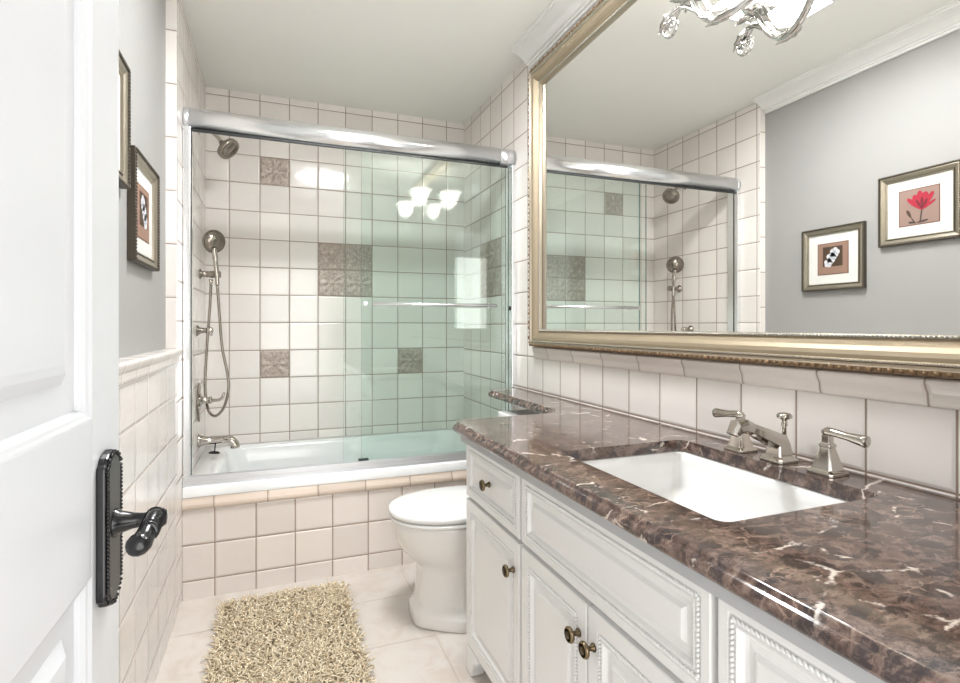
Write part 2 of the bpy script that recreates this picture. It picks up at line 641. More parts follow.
# skylight
sk = thing('skylight', 'small bright rectangular skylight in the ceiling, seen in the mirror', 'skylight', ((sx0 + sx1) / 2, (sy0 + sy1) / 2, ZC))
b = MB()
t = 0.012
b.box(sx0, sx0 + t, sy0, sy1, ZC - 0.006, 2.72).box(sx1 - t, sx1, sy0, sy1, ZC - 0.006, 2.72)
b.box(sx0 + t, sx1 - t, sy0, sy0 + t, ZC - 0.006, 2.72).box(sx0 + t, sx1 - t, sy1 - t, sy1, ZC - 0.006, 2.72)
b.build('shaft', m_crown, sk)
MB().box(sx0 + t, sx1 - t, sy0 + t, sy1 - t, 2.47, 2.48).build('pane', m_sky, sk)

# ------------------------------------------------------------------ door (open, along the left wall)
DX, DY1, DW, DT = -0.187, 0.766, 0.70, 0.036
door = bpy.data.objects.new('door_1', None)
COL.objects.link(door)
struct(door)
door.location = (DX, DY1 - DW, 0.0)
ORG['door_1'] = Vector(door.location)
dy0 = DY1 - DW
b = MB()
st = 0.098
# stiles, rails, then the panels with moulded recesses on the room face
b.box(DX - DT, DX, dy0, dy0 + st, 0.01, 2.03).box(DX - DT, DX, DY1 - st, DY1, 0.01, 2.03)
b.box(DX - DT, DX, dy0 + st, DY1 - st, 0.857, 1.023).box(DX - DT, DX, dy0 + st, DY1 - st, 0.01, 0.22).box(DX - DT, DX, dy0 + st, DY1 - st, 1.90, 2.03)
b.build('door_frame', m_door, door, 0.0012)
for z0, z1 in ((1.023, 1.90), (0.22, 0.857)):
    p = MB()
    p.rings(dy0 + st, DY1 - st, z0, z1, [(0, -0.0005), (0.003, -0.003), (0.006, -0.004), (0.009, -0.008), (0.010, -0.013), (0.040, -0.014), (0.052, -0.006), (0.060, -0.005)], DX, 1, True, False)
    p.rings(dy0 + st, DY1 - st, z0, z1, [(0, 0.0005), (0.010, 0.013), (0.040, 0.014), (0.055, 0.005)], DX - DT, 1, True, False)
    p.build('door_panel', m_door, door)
# handle: long plate, beaded rim, stem and lever
py0, py1, pz0, pz1, px = 0.678, 0.738, 0.808, 0.982, DX
pc = (py0 + py1) / 2
out = []
hw = (py1 - py0) / 2
half = [(1.0, 0.018), (0.98, 0.012), (0.80, 0.009), (0.70, 0.004), (0.40, 0.0), (0, -0.003)]
R_ = [(pc + hw * u, pz1 - v - 0.003) for u, v in half]
L_ = [(pc - hw * u, pz1 - v - 0.003) for u, v in reversed(half[:-1])]
top = R_ + L_
bot = [(y, pz0 + (pz1 - z)) for y, z in reversed(top)]
out = top + bot
b = MB()
b.poly(out, px, 0.009)
inn = [(pc + (y - pc) * 0.68, (pz0 + pz1) / 2 + (z - (pz0 + pz1) / 2) * 0.93) for y, z in out]
pl = b.build('handle_plate', m_iron, door, 0.002)
b = MB().poly(inn, px + 0.009, 0.0015)
b.build('plate_face', m_ironf, pl)
b = MB()
ro = [(pc + (y - pc) * 0.82, (pz0 + pz1) / 2 + (z - (pz0 + pz1) / 2) * 0.97) for y, z in out]
for i in range(len(ro)):
    p, q = Vector(ro[i]), Vector(ro[(i + 1) % len(ro)])
    n = max(1, int((q - p).length / 0.0042))
    for k in range(n):
        r = p.lerp(q, k / n)
        b.ball((px + 0.010, r.x, r.y), 0.0023, 6, 4)
b.build('bead_trim', m_iron, pl)
b = MB()
zl, yl = 0.899, 0.708
b.lathe([(0.009, 0.016), (0.012, 0.016), (0.016, 0.0125), (0.028, 0.009), (0.038, 0.0075), (0.046, 0.0085), (0.050, 0.011), (0.057, 0.011), (0.061, 0.008), (0.062, 0.003)], (px, yl, zl), (1, 0, 0), 20)
b.tube(spline([(px + 0.050, yl + 0.002, zl), (px + 0.052, yl - 0.014, zl + 0.006), (px + 0.050, yl - 0.034, zl + 0.001), (px + 0.048, yl - 0.050, zl - 0.006), (px + 0.045, yl - 0.060, zl - 0.008), (px + 0.043, yl - 0.068, zl - 0.008)], 6),
       [0.0092, 0.0092, 0.0092, 0.0092, 0.0091, 0.0089, 0.0087, 0.0086, 0.0084, 0.0084, 0.0084, 0.0086, 0.0087, 0.0089, 0.0092, 0.0097, 0.0101, 0.0105, 0.0109, 0.0113, 0.0118, 0.0119, 0.0119, 0.0118, 0.0116, 0.0111, 0.0102, 0.0092, 0.0076, 0.005, 0.0017], 14)
b.build('lever', m_iron, pl)
b = MB()
for k in range(7):
    y = yl - 0.006 - k * 0.0056
    b.ball((px + 0.0515, y, zl + 0.0045 - 0.0009 * k), (0.0108, 0.0030, 0.0108), 12, 8)
b.build('lever_rope_grip', m_iron, pl)
door.rotation_euler = (0, 0, math.radians(-0.9))

# ------------------------------------------------------------------ bathtub with tiled front
tub = thing('bathtub', 'white alcove bathtub with tiled front below the sliding glass doors', 'bathtub', (0.405, 2.87, 0))
ZR = 0.460
MB().box(XL + 0.001, XR - 0.001, YA, 2.56, 0.0, 0.367).build('tiled_apron', m_apron, tub)
cp = [(YA + 0.002, 0.367)]
for tt, h in ((0, .2), (.08, .75), (.25, 1.0), (.45, 1.0), (.62, .75), (.8, .45), (1, .30)):
    cp.append((YA - 0.014 * h, 0.367 + 0.050 * tt))
cp.append((2.55, 0.417))
cp.append((2.55, 0.367))
MB().loft([[(x, p[0], p[1]) for p in cp] for x in (XL + 0.001, XR - 0.001)], True, 0, False).build('rail_cap', m_cap, tub)


def rrect(x0, x1, y0, y1, r, z, n=7):
    P = []
    for cx_, cy_, a0 in ((x1 - r, y1 - r, 0), (x0 + r, y1 - r, 90), (x0 + r, y0 + r, 180), (x1 - r, y0 + r, 270)):
        for k in range(n):
            t_ = math.radians(a0 + 90 * k / (n - 1))
            P.append((cx_ + r * math.cos(t_), cy_ + r * math.sin(t_), z))
    return P


b = MB()
o1 = rrect(XL + 0.001, XR - 0.001, YA - 0.006, YB - 0.001, 0.003, 0.4185)
o2 = rrect(XL + 0.001, XR - 0.001, YA - 0.006, YB - 0.001, 0.003, ZR - 0.006)
o3 = rrect(XL + 0.002, XR - 0.002, YA, YB - 0.002, 0.004, ZR)
bx0, bx1, by0, by1 = XL + 0.10, XR - 0.09, 2.585, YB - 0.065
lo = [o1, o2, o3]
for ins, z, r in ((0, ZR, .09), (.008, ZR - .004, .09), (.018, ZR - .02, .09), (.030, ZR - .10, .10), (.055, ZR - .22, .12), (.085, ZR - .29, .13), (.14, ZR - .315, .12), (.22, ZR - .32, .05)):
    lo.append(rrect(bx0 + ins, bx1 - ins * 1.8, by0 + ins * .8, by1 - ins * .8, r, z))
b.loft(lo, False)
b.f.append(tuple(range(len(b.v) - len(o1), len(b.v))))
b.mi.append(0)
b.sm.append(False)
b.build('basin', m_tub, tub)
MB().lathe([(0, .030), (.006, .030), (.010, .024), (.010, 0)], (bx0 + 0.046, 2.95, 0.30), (0.97, 0, 0.25), 20).build('overflow_plate', m_nickd, tub)

# ------------------------------------------------------------------ shower enclosure
en = thing('shower_enclosure', 'frameless sliding glass shower doors with round aluminium header across the tub', 'shower door', (0.405, 2.498, ZR))
HY, HZ, HR = 2.516, 1.984, 0.047
b = MB()
hp = []
for k in range(28):
    t_ = 2 * PI * k / 28
    hp.append((HY + 0.044 * math.cos(t_), HZ + HR * math.sin(t_)))
b.loft([[(x, p[0], p[1]) for p in hp] for x in (XL + 0.022, XR - 0.085)], True)
b.build('header_rail', m_alu, en)
for x0, x1 in ((XL + 0.001, XL + 0.022), (XR - 0.085, XR - 0.001)):
    b = MB()
    b.loft([[(x, HY + (p[0] - HY) * 0.97, HZ + (p[1] - HZ) * 0.97) for p in hp] for x in (x0, x1)], True)
    b.build('header_end_cap', m_alus, en)
MB().box(XL + 0.022, XR - 0.04, 2.496, 2.510, 1.932, 1.940).build('header_seal', m_black, en)
for x0, x1, xb in ((XL + 0.001, XL + 0.028, XL + 0.028), (XR - 0.026, XR - 0.001, XR - 0.030)):
    b = MB().box(x0, x1, 2.476, 2.554, ZR + 0.003, HZ - 0.04)
    b.build('jamb', m_alu, en, 0.003)
MB().box(XL + 0.028, XL + 0.0300, 2.500, 2.506, ZR + 0.04, 1.934).build('jamb_seal', m_black, en)
b = MB().box(XL + 0.001, XR - 0.001, 2.474, 2.559, ZR + 0.0008, ZR + 0.016).box(XL + 0.001, XR - 0.001, 2.474, 2.481, ZR + 0.016, ZR + 0.040)
b.box(XL + 0.001, XR - 0.001, 2.519, 2.524, ZR + 0.016, ZR + 0.034)
b.build('bottom_track', m_alus, en, 0.002)


def panel(x0, x1, y):
    b = MB()
    z0, z1 = ZR + 0.022, 1.938
    b.box(x0, x1, y, y + 0.008, z0, z1)
    # the four cut edges are green
    for i, q in enumerate(b.f):
        xs = {round(b.v[j][0], 4) for j in q}
        if len(xs) == 1:
            b.mi[i] = 1
    return b.build('sliding_panel', [m_glass, m_glasse], en)


pa = panel(0.378, XR - 0.034, 2.494)
pb = panel(0.302, XR - 0.034, 2.534)
b = MB()
b.tube([(0.423, 2.449, 1.222), (1.037, 2.449, 1.222)], 0.0085, 12)
for x in (0.450, 1.010):
    b.tube([(x, 2.449, 1.222), (x, 2.493, 1.222)], 0.006, 10)
    b.lathe([(0, .012), (.004, .012)], (x, 2.494, 1.222), (0, -1, 0), 14)
b.build('towel_bar', m_alu, pa)
MB().lathe([(0, .006), (.008, .006), (.012, .012), (.018, .012), (.02, .008)], (0.395, 2.494, 1.222), (0, -1, 0), 14).build('pull_knob', m_alu, pa)
MB().box(0.365, 0.41, 2.485, 2.510, ZR + 0.041, ZR + 0.046).build('panel_guide', m_black, en)
MB().box(XR - 0.033, XR - 0.0265, 2.492, 2.510, 1.20, 1.222).build('bumper', m_black, en)

# ------------------------------------------------------------------ shower fittings on the left wall of the alcove
PY = 2.95
s1 = thing('overhead_shower', 'round nickel shower head on an angled arm at the top of the shower', 'shower head', (XL, PY, 2.09))
MB().lathe([(0.001, .030), (.006, .029), (.012, .018), (.016, .011)], (XL, PY, 2.095), (1, 0, 0), 24).build('wall_flange', m_nick, s1)
MB().tube(spline([(XL + .005, PY, 2.095), (XL + .05, PY, 2.090), (XL + .085, PY, 2.065), (XL + .108, PY, 2.035)], 5), 0.0095, 12).build('arm', m_nick, s1)
ax = Vector((0.66, -0.30, -0.69)).normalized()
hb = Vector((XL + .108, PY, 2.035))
h = MB().lathe([(-.006, .013), (.006, .017), (.016, .014), (.022, .024), (.029, .046), (.034, .056), (.047, .058), (.056, .055)], hb, ax, 28).build('head', m_nickd, s1)
b = MB()
b.lathe([(.0565, .046), (.0575, .046), (.0580, .001)], hb, ax, 28)
A_ = ax.orthogonal().normalized()
B_ = ax.cross(A_)
for rr_, n in ((.012, 6), (.025, 12), (.038, 18)):
    for k in range(n):
        b.ball(hb + ax * .058 + (A_ * math.cos(2 * PI * k / n) + B_ * math.sin(2 * PI * k / n)) * rr_, .0025, 6, 4)
b.build('spray_face', m_nickd, h)

HYY = PY + 0.06
s3 = thing('hand_shower', 'nickel hand shower in a wall bracket with long looping metal hose', 'hand shower', (XL, HYY, 1.382))
br = MB().lathe([(0.001, .026), (.006, .026), (.012, .016), (.045, .0155), (.05, .018), (.094, .018), (.098, .013)], (XL, HYY, 1.382), (1, 0, 0), 24).build('wall_bracket', m_nickd, s3)
MB().tube([(XL + .052, HYY - .002, 1.356), (XL + .052, HYY - .002, 1.330)], [.010, .008], 12).build('hose_outlet', m_nick, br)
b = MB()
hx, hy = -0.268, HYY - 0.031
b.tube(spline([(hx + .004, hy, 1.325), (hx + .002, hy, 1.375), (hx - .002, hy, 1.42), (hx - .006, hy, 1.47), (hx - .012, hy - .002, 1.510)], 5), [.010] * 6 + [.0115] * 8 + [.013] * 7, 14)
b.build('handle', m_nick, s3)
fa = Vector((0.55, -0.80, -0.20)).normalized()
fc = Vector((hx - .014, hy, 1.545))
hd = MB().lathe([(-.030, .012), (-.024, .036), (-.010, .054), (.004, .059), (.010, .057)], fc, fa, 28).build('head', m_nickd, s3)
b = MB().lathe([(.0105, .051), (.012, .051), (.0125, .001)], fc, fa, 28)
A_ = fa.orthogonal().normalized()
B_ = fa.cross(A_)
for rr_, n in ((.014, 7), (.027, 13), (.037, 18)):
    for k in range(n):
        b.ball(fc + fa * .0125 + (A_ * math.cos(2 * PI * k / n) + B_ * math.sin(2 * PI * k / n)) * rr_, .0023, 6, 4)
b.build('spray_face', m_nickd, hd)
hs = spline([(hx + .004, hy, 1.325), (hx + .012, hy, 1.20), (hx + .026, hy - .01, 1.02), (-.217, HYY - .045, .88), (-.212, HYY - .05, .80), (-.232, HYY - .05, .715), (-.268, HYY - .048, .672),
             (-.300, HYY - .030, .690), (-.318, HYY - .008, .76), (-.322, HYY, .86), (-.312, HYY - .002, 1.05), (-.300, HYY - .006, 1.22), (XL + .052, HYY - .002, 1.330)], 9)
MB().tube(hs, 0.0068, 10).build('hose', m_nickd, s3)

s4 = thing('volume_control', 'small nickel wall knob between hand shower bracket and valve', 'shower control', (XL, PY, 1.095))
MB().lathe([(0.001, .027), (.006, .026), (.014, .016), (.036, .012), (.044, .015)], (XL, PY - .05, 1.098), (1, 0, 0), 22).build('flange', m_nickd, s4)
b = MB().lathe([(.044, .013), (.05, .017), (.066, .017), (.072, .012), (.074, .004)], (XL, PY - .05, 1.098), (1, 0, 0), 16)
b.tube([(XL + .058, PY - .05, 1.098), (XL + .066, PY - .058, 1.074)], [.007, .006], 10)
b.build('knob', m_nick, s4)

s5 = thing('shower_valve', 'nickel shower valve with shaped plate and lever handle above the spout', 'shower valve', (XL, PY, 0.745))
ol = []
for k in range(40):
    t_ = 2 * PI * k / 40
    r = 0.058 + 0.010 * math.cos(4 * t_)
    ol.append((PY + r * 0.95 * math.sin(t_), 0.745 + r * 1.42 * math.cos(t_)))
pl5 = MB().poly(ol, XL + .001, .009).build('valve_plate', m_nickd, s5, 0.003)
MB().lathe([(.010, .032), (.014, .030), (.022, .019), (.050, .016), (.052, .018), (.062, .018), (.064, .010)], (XL, PY, .753), (1, 0, 0), 22).build('valve_hub', m_nick, s5)
MB().tube(spline([(XL + .056, PY, .753), (XL + .085, PY - .006, .752), (XL + .108, PY - .012, .762), (XL + .118, PY - .014, .790)], 5), [.008] * 8 + [.0075] * 4 + [.007, .0068, .006, .005], 12).build('lever', m_nick, s5)

s6 = thing('tub_spout', 'nickel tub spout with hanging diverter knob at the left end of the tub', 'tub spout', (XL, PY, 0.55))
b = MB()
b.tube(spline([(XL + .001, PY, .556), (XL + .02, PY, .556), (XL + .06, PY, .551), (XL + .11, PY, .553), (XL + .145, PY, .549), (XL + .164, PY, .530), (XL + .168, PY, .508)], 6),
       [.034] * 4 + [.032, .030, .028, .026, .024, .022, .020, .019] + [.018] * 6 + [.019] * 6 + [.021] * 8 + [.022] * 5, 18)
b.build('spout', m_nick, s6)
MB().lathe([(0, .003), (.034, .003), (.035, .018), (.042, .028), (.046, .026), (.048, 0)], (XL + .078, PY - .004, .534), (-0.10, -0.1, -1), 16).build('diverter_knob', m_iron, s6)

# ------------------------------------------------------------------ toilet
to = thing('toilet', 'white skirted pedestal toilet with closed lid beside the tub', 'toilet', (0.78, 2.0, 0))
TY = 2.0


def sect(z, xf, xb, hw_, k, n=40, e=2.0):
    """k = 0 ellipse .. 1 chamfered octagon"""
    cx_, a_ = (xf + xb) / 2, (xb - xf) / 2
    P = []
    for i in range(n):
        t_ = 2 * PI * i / n
        ct, stt = math.cos(t_), math.sin(t_)
        ex, ey = abs(ct) ** (2 / e) * math.copysign(1, ct), abs(stt) ** (2 / e) * math.copysign(1, stt)
        # octagon: intersection of |x|<=1, |y|<=1, |x|+|y|<=1.42
        r = 1 / max(abs(ct), abs(stt), (abs(ct) + abs(stt)) / 1.40)
        ox, oy = ct * r, stt * r
        x, y = ex * (1 - k) + ox * k, ey * (1 - k) + oy * k
        P.append((cx_ + a_ * x, TY + hw_ * y, z))
    return P


b = MB()
S_ = [(0.002, .490, 1.02, .180, .7), (.045, .491, 1.02, .179, .7), (.052, .497, 1.01, .172, .75), (.068, .509, 1.0, .154, .8), (.09, .515, 1.0, .143, .9), (.14, .518, 1.0, .134, .9), (.19, .520, 1.0, .136, .8), (.207, .517, 1.0, .139, .6), (.225, .502, 1.0, .147, .4), (.243, .483, 1.0, .157, .2),
      (.263, .463, 1.0, .166, .08), (.285, .446, 1.0, .174, 0), (.315, .432, 1.0, .181, 0), (.35, .425, .99, .185, 0), (.375, .423, .99, .186, 0), (.384, .426, .99, .184, 0), (.3855, .432, .98, .178, 0)]
b.loft([sect(z, xf, xb, hh, k) for z, xf, xb, hh, k in S_], True)
b.build('bowl', m_porcw, to, 0.003)
b = MB().loft([sect(z, xf, xb, hh, 0, 48, 2.15) for z, xf, xb, hh in ((.3865, .455, .92, .160), (.3910, .455, .92, .160), (.3914, .414, .935, .189), (.3925, .411, .935, .191), (.403, .410, .935, .191), (.4045, .414, .935, .188), (.4046, .44, .92, .165))], True)
b.build('seat', m_porc, to)
b = MB().loft([sect(z, xf, xb, hh, 0, 48, 2.15) for z, xf, xb, hh in ((.4048, .455, .92, .160), (.4100, .455, .92, .160), (.4104, .414, .94, .189), (.4115, .408, .94, .192), (.425, .406, .94, .193), (.431, .412, .937, .188), (.435, .44, .92, .165), (.437, .55, .85, .09))], True)
b.build('lid', m_porc, to)
b = MB().box(.955, 1.150, TY - .215, TY + .215, .389, .708)
b.build('tank', m_porcw, to, 0.015, 3)
b = MB().box(.945, 1.152, TY - .225, TY + .225, .709, .736)
b.build('tank_lid', m_porc, to, 0.008, 3)
b = MB().tube([(0.955, TY + .15, .66), (.940, TY + .15, .66), (.936, TY + .09, .655)], .006, 8)
b.build('flush_lever', m_nick, to)

# ------------------------------------------------------------------ vanity cabinet
CX = 0.585
va = thing('vanity_cabinet', 'long white vanity cabinet with raised panels and rope trim under brown marble', 'cabinet', (0.87, 0.87, 0))
CY0, CY1 = 0.075, 1.645
b = MB()
b.box(CX + 0.021, XR - 0.002, CY1 - 0.018, CY1, 0.085, 0.7785).box(CX + 0.021, XR - 0.002, CY0, CY0 + 0.018, 0.085, 0.7785)
b.box(CX + 0.021, XR - 0.002, CY0 + 0.018, CY1 - 0.018, 0.085, 0.103).box(XR - 0.010, XR - 0.002, CY0 + 0.018, CY1 - 0.018, 0.103, 0.7785)
b.box(CX + 0.021, CX + 0.039, CY0 + 0.018, CY1 - 0.018, 0.103, 0.7785)
for y_ in (0.588, 1.231):
    b.box(CX + 0.039, XR - 0.010, y_ - 0.008, y_ + 0.008, 0.103, 0.70)
b.build('carcass', m_cab, va, 0.002)
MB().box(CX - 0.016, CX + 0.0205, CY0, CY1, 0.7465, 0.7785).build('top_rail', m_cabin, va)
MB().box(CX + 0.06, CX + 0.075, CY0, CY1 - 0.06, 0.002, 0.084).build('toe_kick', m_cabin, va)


def foot(y, d):
    b = MB()
    P = []
    prof = [(.0, .0), (.085, .0), (.100, -.012), (.092, -.028), (.070, -.030), (.060, -.046), (.052, -.062), (.046, -.084), (.0, -.084)]
    P = [(y + d * u, 0.085 + v + 0.0015) for u, v in prof]
    b.poly(P, CX + 0.001, 0.045)
    b.build('bracket_foot', m_cab, va, 0.003)


foot(1.640, -1)
foot(0.085, 1)


def rope(b, y0, y1, z0, z1, x, r=0.0036, step=0.0074):
    pts = [(y0, z0), (y1, z0), (y1, z1), (y0, z1)]
    for i in range(4):
        p, q = Vector(pts[i]), Vector(pts[(i + 1) % 4])
        d = (q - p)
        n = max(1, int(d.length / step))
        ang = math.atan2(d.y, d.x)
        M = Matrix.Rotation(ang + math.radians(38), 3, 'X')
        for k in range(n):
            c_ = p.lerp(q, (k + 0.5) / n)
            b.ball((x, c_.x, c_.y), (r * 0.8, r * 1.55, r * 0.8), 6, 4, 0, M)


def front(name, y0, y1, z0, z1, fr=0.040, knob=None, label=None):
    b = MB()
    fr2 = fr
    b.rings(y0, y1, z0, z1, [(0, 0), (0, .017), (.002, .019), (fr2 - .012, .019), (fr2 - .009, .0165), (fr2, .0165), (fr2 + .003, .019), (fr2 + .006, .017), (fr2 + .010, .010), (fr2 + .016, .0085), (fr2 + .026, .0095), (fr2 + .032, .016), (fr2 + .036, .0165)],
            CX + 0.0205, -1, True, True)
    o = b.build(name, m_cab, va)
    r = MB()
    i = fr2 - .0050
    rope(r, y0 + i, y1 - i, z0 + i, z1 - i, CX + 0.0205 - 0.0182)
    r.build('rope_trim', m_cab, o)
    if knob:
        ky, kz = knob
        k = MB()
        x0 = CX + 0.0015
        k.lathe([(0, .0085), (.003, .0085), (.006, .0055), (.014, .0045), (.018, .007)], (x0, ky, kz), (-1, 0, 0), 18)
        k.lathe([(.018, .009), (.0195, .0155), (.0235, .0165), (.0265, .0150), (.0275, .0125)], (x0, ky, kz), (-1, 0, 0), 24, 1)
        k.lathe([(.0275, .0125), (.0262, .0115), (.0268, .009), (.0285, .006), (.029, .001)], (x0, ky, kz), (-1, 0, 0), 24)
        k.build('knob', [m_knob, m_knobl], o)
    return o


front('drawer', 1.240, 1.640, 0.572, 0.744, .030, (1.440, 0.658))
front('cabinet_door', 1.240, 1.640, 0.092, 0.560, .045, (1.272, 0.482))
front('false_drawer_front', 0.597, 1.226, 0.572, 0.744, .030)
front('cabinet_door', 0.924, 1.226, 0.092, 0.560, .045, (0.951, 0.489))
front('cabinet_door', 0.597, 0.918, 0.092, 0.560, .045, (0.896, 0.489))
front('drawer', 0.090, 0.584, 0.572, 0.744, .030, (0.337, 0.658))
front('cabinet_door', 0.090, 0.584, 0.092, 0.560, .045, (0.548, 0.482))

# ------------------------------------------------------------------ marble countertop with undermount sink
FX = 0.541


def arc(cx_, cy_, r, a0, a1, n=8):
    return [(cx_ + r * math.cos(math.radians(a0 + (a1 - a0) * k / n)), cy_ + r * math.sin(math.radians(a0 + (a1 - a0) * k / n))) for k in range(n + 1)]


outline = [(FX, 0.075), (FX, 0.40), (FX, 0.80), (FX, 1.20), (FX, 1.50)] + arc(FX + .055, 1.635, .055, 180, 97, 8)
outline += [(0.72, 1.695), (0.83, 1.700)]
outline += [(0.885, 1.702), (0.920, 1.706), (0.942, 1.718), (0.957, 1.738), (0.964, 1.765), (0.966, 1.80)]
outline += [(0.966, 2.00), (0.966, 2.20), (0.966, 2.37)] + arc(0.966 + .085, 2.370, .085, 180, 90, 8)
outline += [(XR - 0.001, 2.455), (XR - 0.001, 0.075)]
N = len(outline)
free = N - 2          # the last two points lie on the wall


def offset(ins):
    P = []
    for i, (x, y) in enumerate(outline):
        if i >= free:
            P.append((x, y - (ins if i == free else 0)))
            continue
        a_ = Vector(outline[max(i - 1, 0)])
        c_ = Vector(outline[i + 1]) if i + 1 < N else Vector(outline[i])
        d = (c_ - a_).normalized()
        n = Vector((d.y, -d.x))       # inward (towards +x for a line going +y)
        P.append((x + n.x * ins, y + n.y * ins))
    return P


ZT = 0.809
prof = [(.014, ZT - .0302), (.006, ZT - .0302), (.002, ZT - .028), (0, ZT - .023), (0, ZT - .017), (.002, ZT - .012), (.006, ZT - .0085), (.0105, ZT - .0075), (.0110, ZT - .0040), (.0130, ZT - .0012), (.017, ZT)]
ct = MB()
loops = [[(x, y, z) for x, y in offset(ins)] for ins, z in prof]
ct.loft(loops, False, 0, True)
cut = rrect(0.660, 1.044, 0.646, 1.166, 0.022, ZT, 6)
cut2 = [(x, y, ZT - .002) for x, y, z in rrect(0.658, 1.046, 0.644, 1.168, 0.022, ZT, 6)]
nct = len(ct.v)
bmc = bmesh.new()


def fill(outer, inner, z):
    bm = bmesh.new()
    es = []
    for L in (outer, inner):
        vs = [bm.verts.new((p[0], p[1], z)) for p in L]
        for i in range(len(vs)):
            es.append(bm.edges.new((vs[i], vs[(i + 1) % len(vs)])))
    bmesh.ops.triangle_fill(bm, use_beauty=True, use_dissolve=False, edges=es)
    bm.verts.index_update()
    V = [tuple(v.co) for v in bm.verts]
    F = [tuple(v.index for v in q.verts) for q in bm.faces]
    bm.free()
    return V, F


V, F = fill(loops[-1], cut, ZT)
ct.add(V, F)
V, F = fill(loops[0], cut, ZT - .0302)
ct.add(V, F)
ct.loft([[(p[0], p[1], ZT) for p in cut], [(p[0], p[1], ZT - .0302) for p in cut]], False, 0, False)
co = ct.build('countertop', m_marble, None, 0, 2, (0.85, 0.9, ZT - .0302))
bm = bmesh.new()
bm.from_mesh(co.data)
bmesh.ops.remove_doubles(bm, verts=bm.verts, dist=0.0002)
bmesh.ops.recalc_face_normals(bm, faces=bm.faces)
bm.to_mesh(co.data)
bm.free()
tag(co, 'polished dark brown veined marble countertop with narrow ledge reaching over the toilet', 'countertop')

si = thing('sink', 'white rectangular undermount sink set into the brown marble', 'sink', (0.85, 0.90, 0.62))
b = MB()
L = []
for ins, z, r in ((-.025, ZT - 0.0313, .04), (-.025, ZT - 0.0306, .04), (-.006, ZT - 0.0306, .028), (0.0, ZT - 0.0338, .028), (.006, ZT - 0.0588, .032), (.016, ZT - 0.1188, .04), (.035, ZT - 0.1438, .045), (.07, ZT - 0.1548, .05), (.13, ZT - 0.1608, .05)):
    L.append(rrect(.660 + ins, 1.044 - ins, .646 + ins, 1.166 - ins, r, z, 7))
b.loft(L, False)
b.f.append(tuple(range(len(b.v) - len(L[0]), len(b.v))))
b.mi.append(0)
b.sm.append(False)
L2 = []
for ins, z, r in ((-.025, ZT - 0.0313, .04), (-.012, ZT - 0.0488, .03), (.0, ZT - 0.1388, .04), (.06, ZT - 0.1708, .05)):
    L2.append(rrect(.660 + ins, 1.044 - ins, .646 + ins, 1.166 - ins, r, z, 7))
b.loft(L2, False)
b.f.append(tuple(range(len(b.v) - len(L[0]), len(b.v))))
b.mi.append(0)
b.sm.append(False)
b.build('basin', m_porc, si)
MB().lathe([(0, .024), (.003, .024), (.005, .018), (.007, .016), (.008, .002)], (.87, .90, ZT - .1606), (0, 0, 1), 20).build('drain', m_nick, si)

# ------------------------------------------------------------------ faucet
fa_ = thing('faucet', 'three piece polished nickel faucet with two lever handles behind the sink', 'faucet', (1.09, 0.90, ZT))


def sq(cx_, cy_, h, z, ch=0.2, dx=0):
    """square with cut corners"""
    c_ = h * ch
    return [(cx_ + a_, cy_ + b_, z) for a_, b_ in ((h, h - c_), (h - c_, h), (-h + c_, h), (-h, h - c_), (-h, -h + c_), (-h + c_, -h), (h - c_, -h), (h, -h + c_))]


def handle(y, d):
    b = MB()
    X = 1.090
    b.loft([sq(X, y, .030, ZT + .0004), sq(X, y, .030, ZT + .006), sq(X, y, .026, ZT + .009), sq(X, y, .0225, ZT + .012), sq(X, y, .011, ZT + .055), sq(X, y, .0125, ZT + .058), sq(X, y, .0125, ZT + .062), sq(X, y, .0085, ZT + .066), sq(X, y, .0085, ZT + .082)], True, 0, False)
    o = b.build('handle_base', m_nick, fa_, 0.001)
    l = MB()
    l.tube([(X, y - d * .010, ZT + .086), (X, y, ZT + .089), (X, y + d * .012, ZT + .089), (X, y + d * .040, ZT + .086), (X, y + d * .073, ZT + .083), (X, y + d * .080, ZT + .082), (X, y + d * .083, ZT + .082)],
           [.006, .0095, .009, .0085, .0120, .0128, .007], 12)
    l.build('lever', m_nick, o)


handle(1.010, 1)
handle(0.785, -1)
b = MB()
X = 1.088
b.loft([sq(X, .90, .031, ZT + .0004), sq(X, .90, .031, ZT + .006), sq(X, .90, .027, ZT + .010), sq(X, .90, .022, ZT + .014), sq(X, .90, .019, ZT + .040), sq(X, .90, .012, ZT + .062)], True, 0, False)
# inclined beam towards the bowl, with a downturned nozzle
def cs(p, w_, h_, tilt):
    p = Vector(p)
    n = Vector((math.sin(tilt), 0, math.cos(tilt)))
    y = Vector((0, 1, 0))
    return [p + y * (w_ * a_) + n * (h_ * b_) for a_, b_ in ((1, -.6), (1, .35), (.6, 1), (-.6, 1), (-1, .35), (-1, -.6), (-.6, -1), (.6, -1))]
tl = math.radians(24)
b.loft([cs((X + .006, .90, ZT + .040), .0190, .020, tl), cs((X - .04, .90, ZT + .060), .0175, .0165, tl), cs((X - .09, .90, ZT + .080), .0162, .0135, tl), cs((X - .112, .90, ZT + .088), .0185, .016, tl),
        cs((X - .130, .90, ZT + .086), .0165, .015, -math.radians(20)), cs((X - .140, .90, ZT + .070), .0150, .010, -math.radians(62))], True, 0, False)
sp = b.build('spout', m_nick, fa_, 0.0012)
MB().lathe([(0, .0045), (.030, .0045), (.033, .007), (.040, .0055), (.046, .006), (.050, .016), (.056, .017), (.061, .012), (.063, .002)], (X + .018, .90, ZT + .048), (0, 0, 1), 18).build('lift_knob', m_nick, fa_)

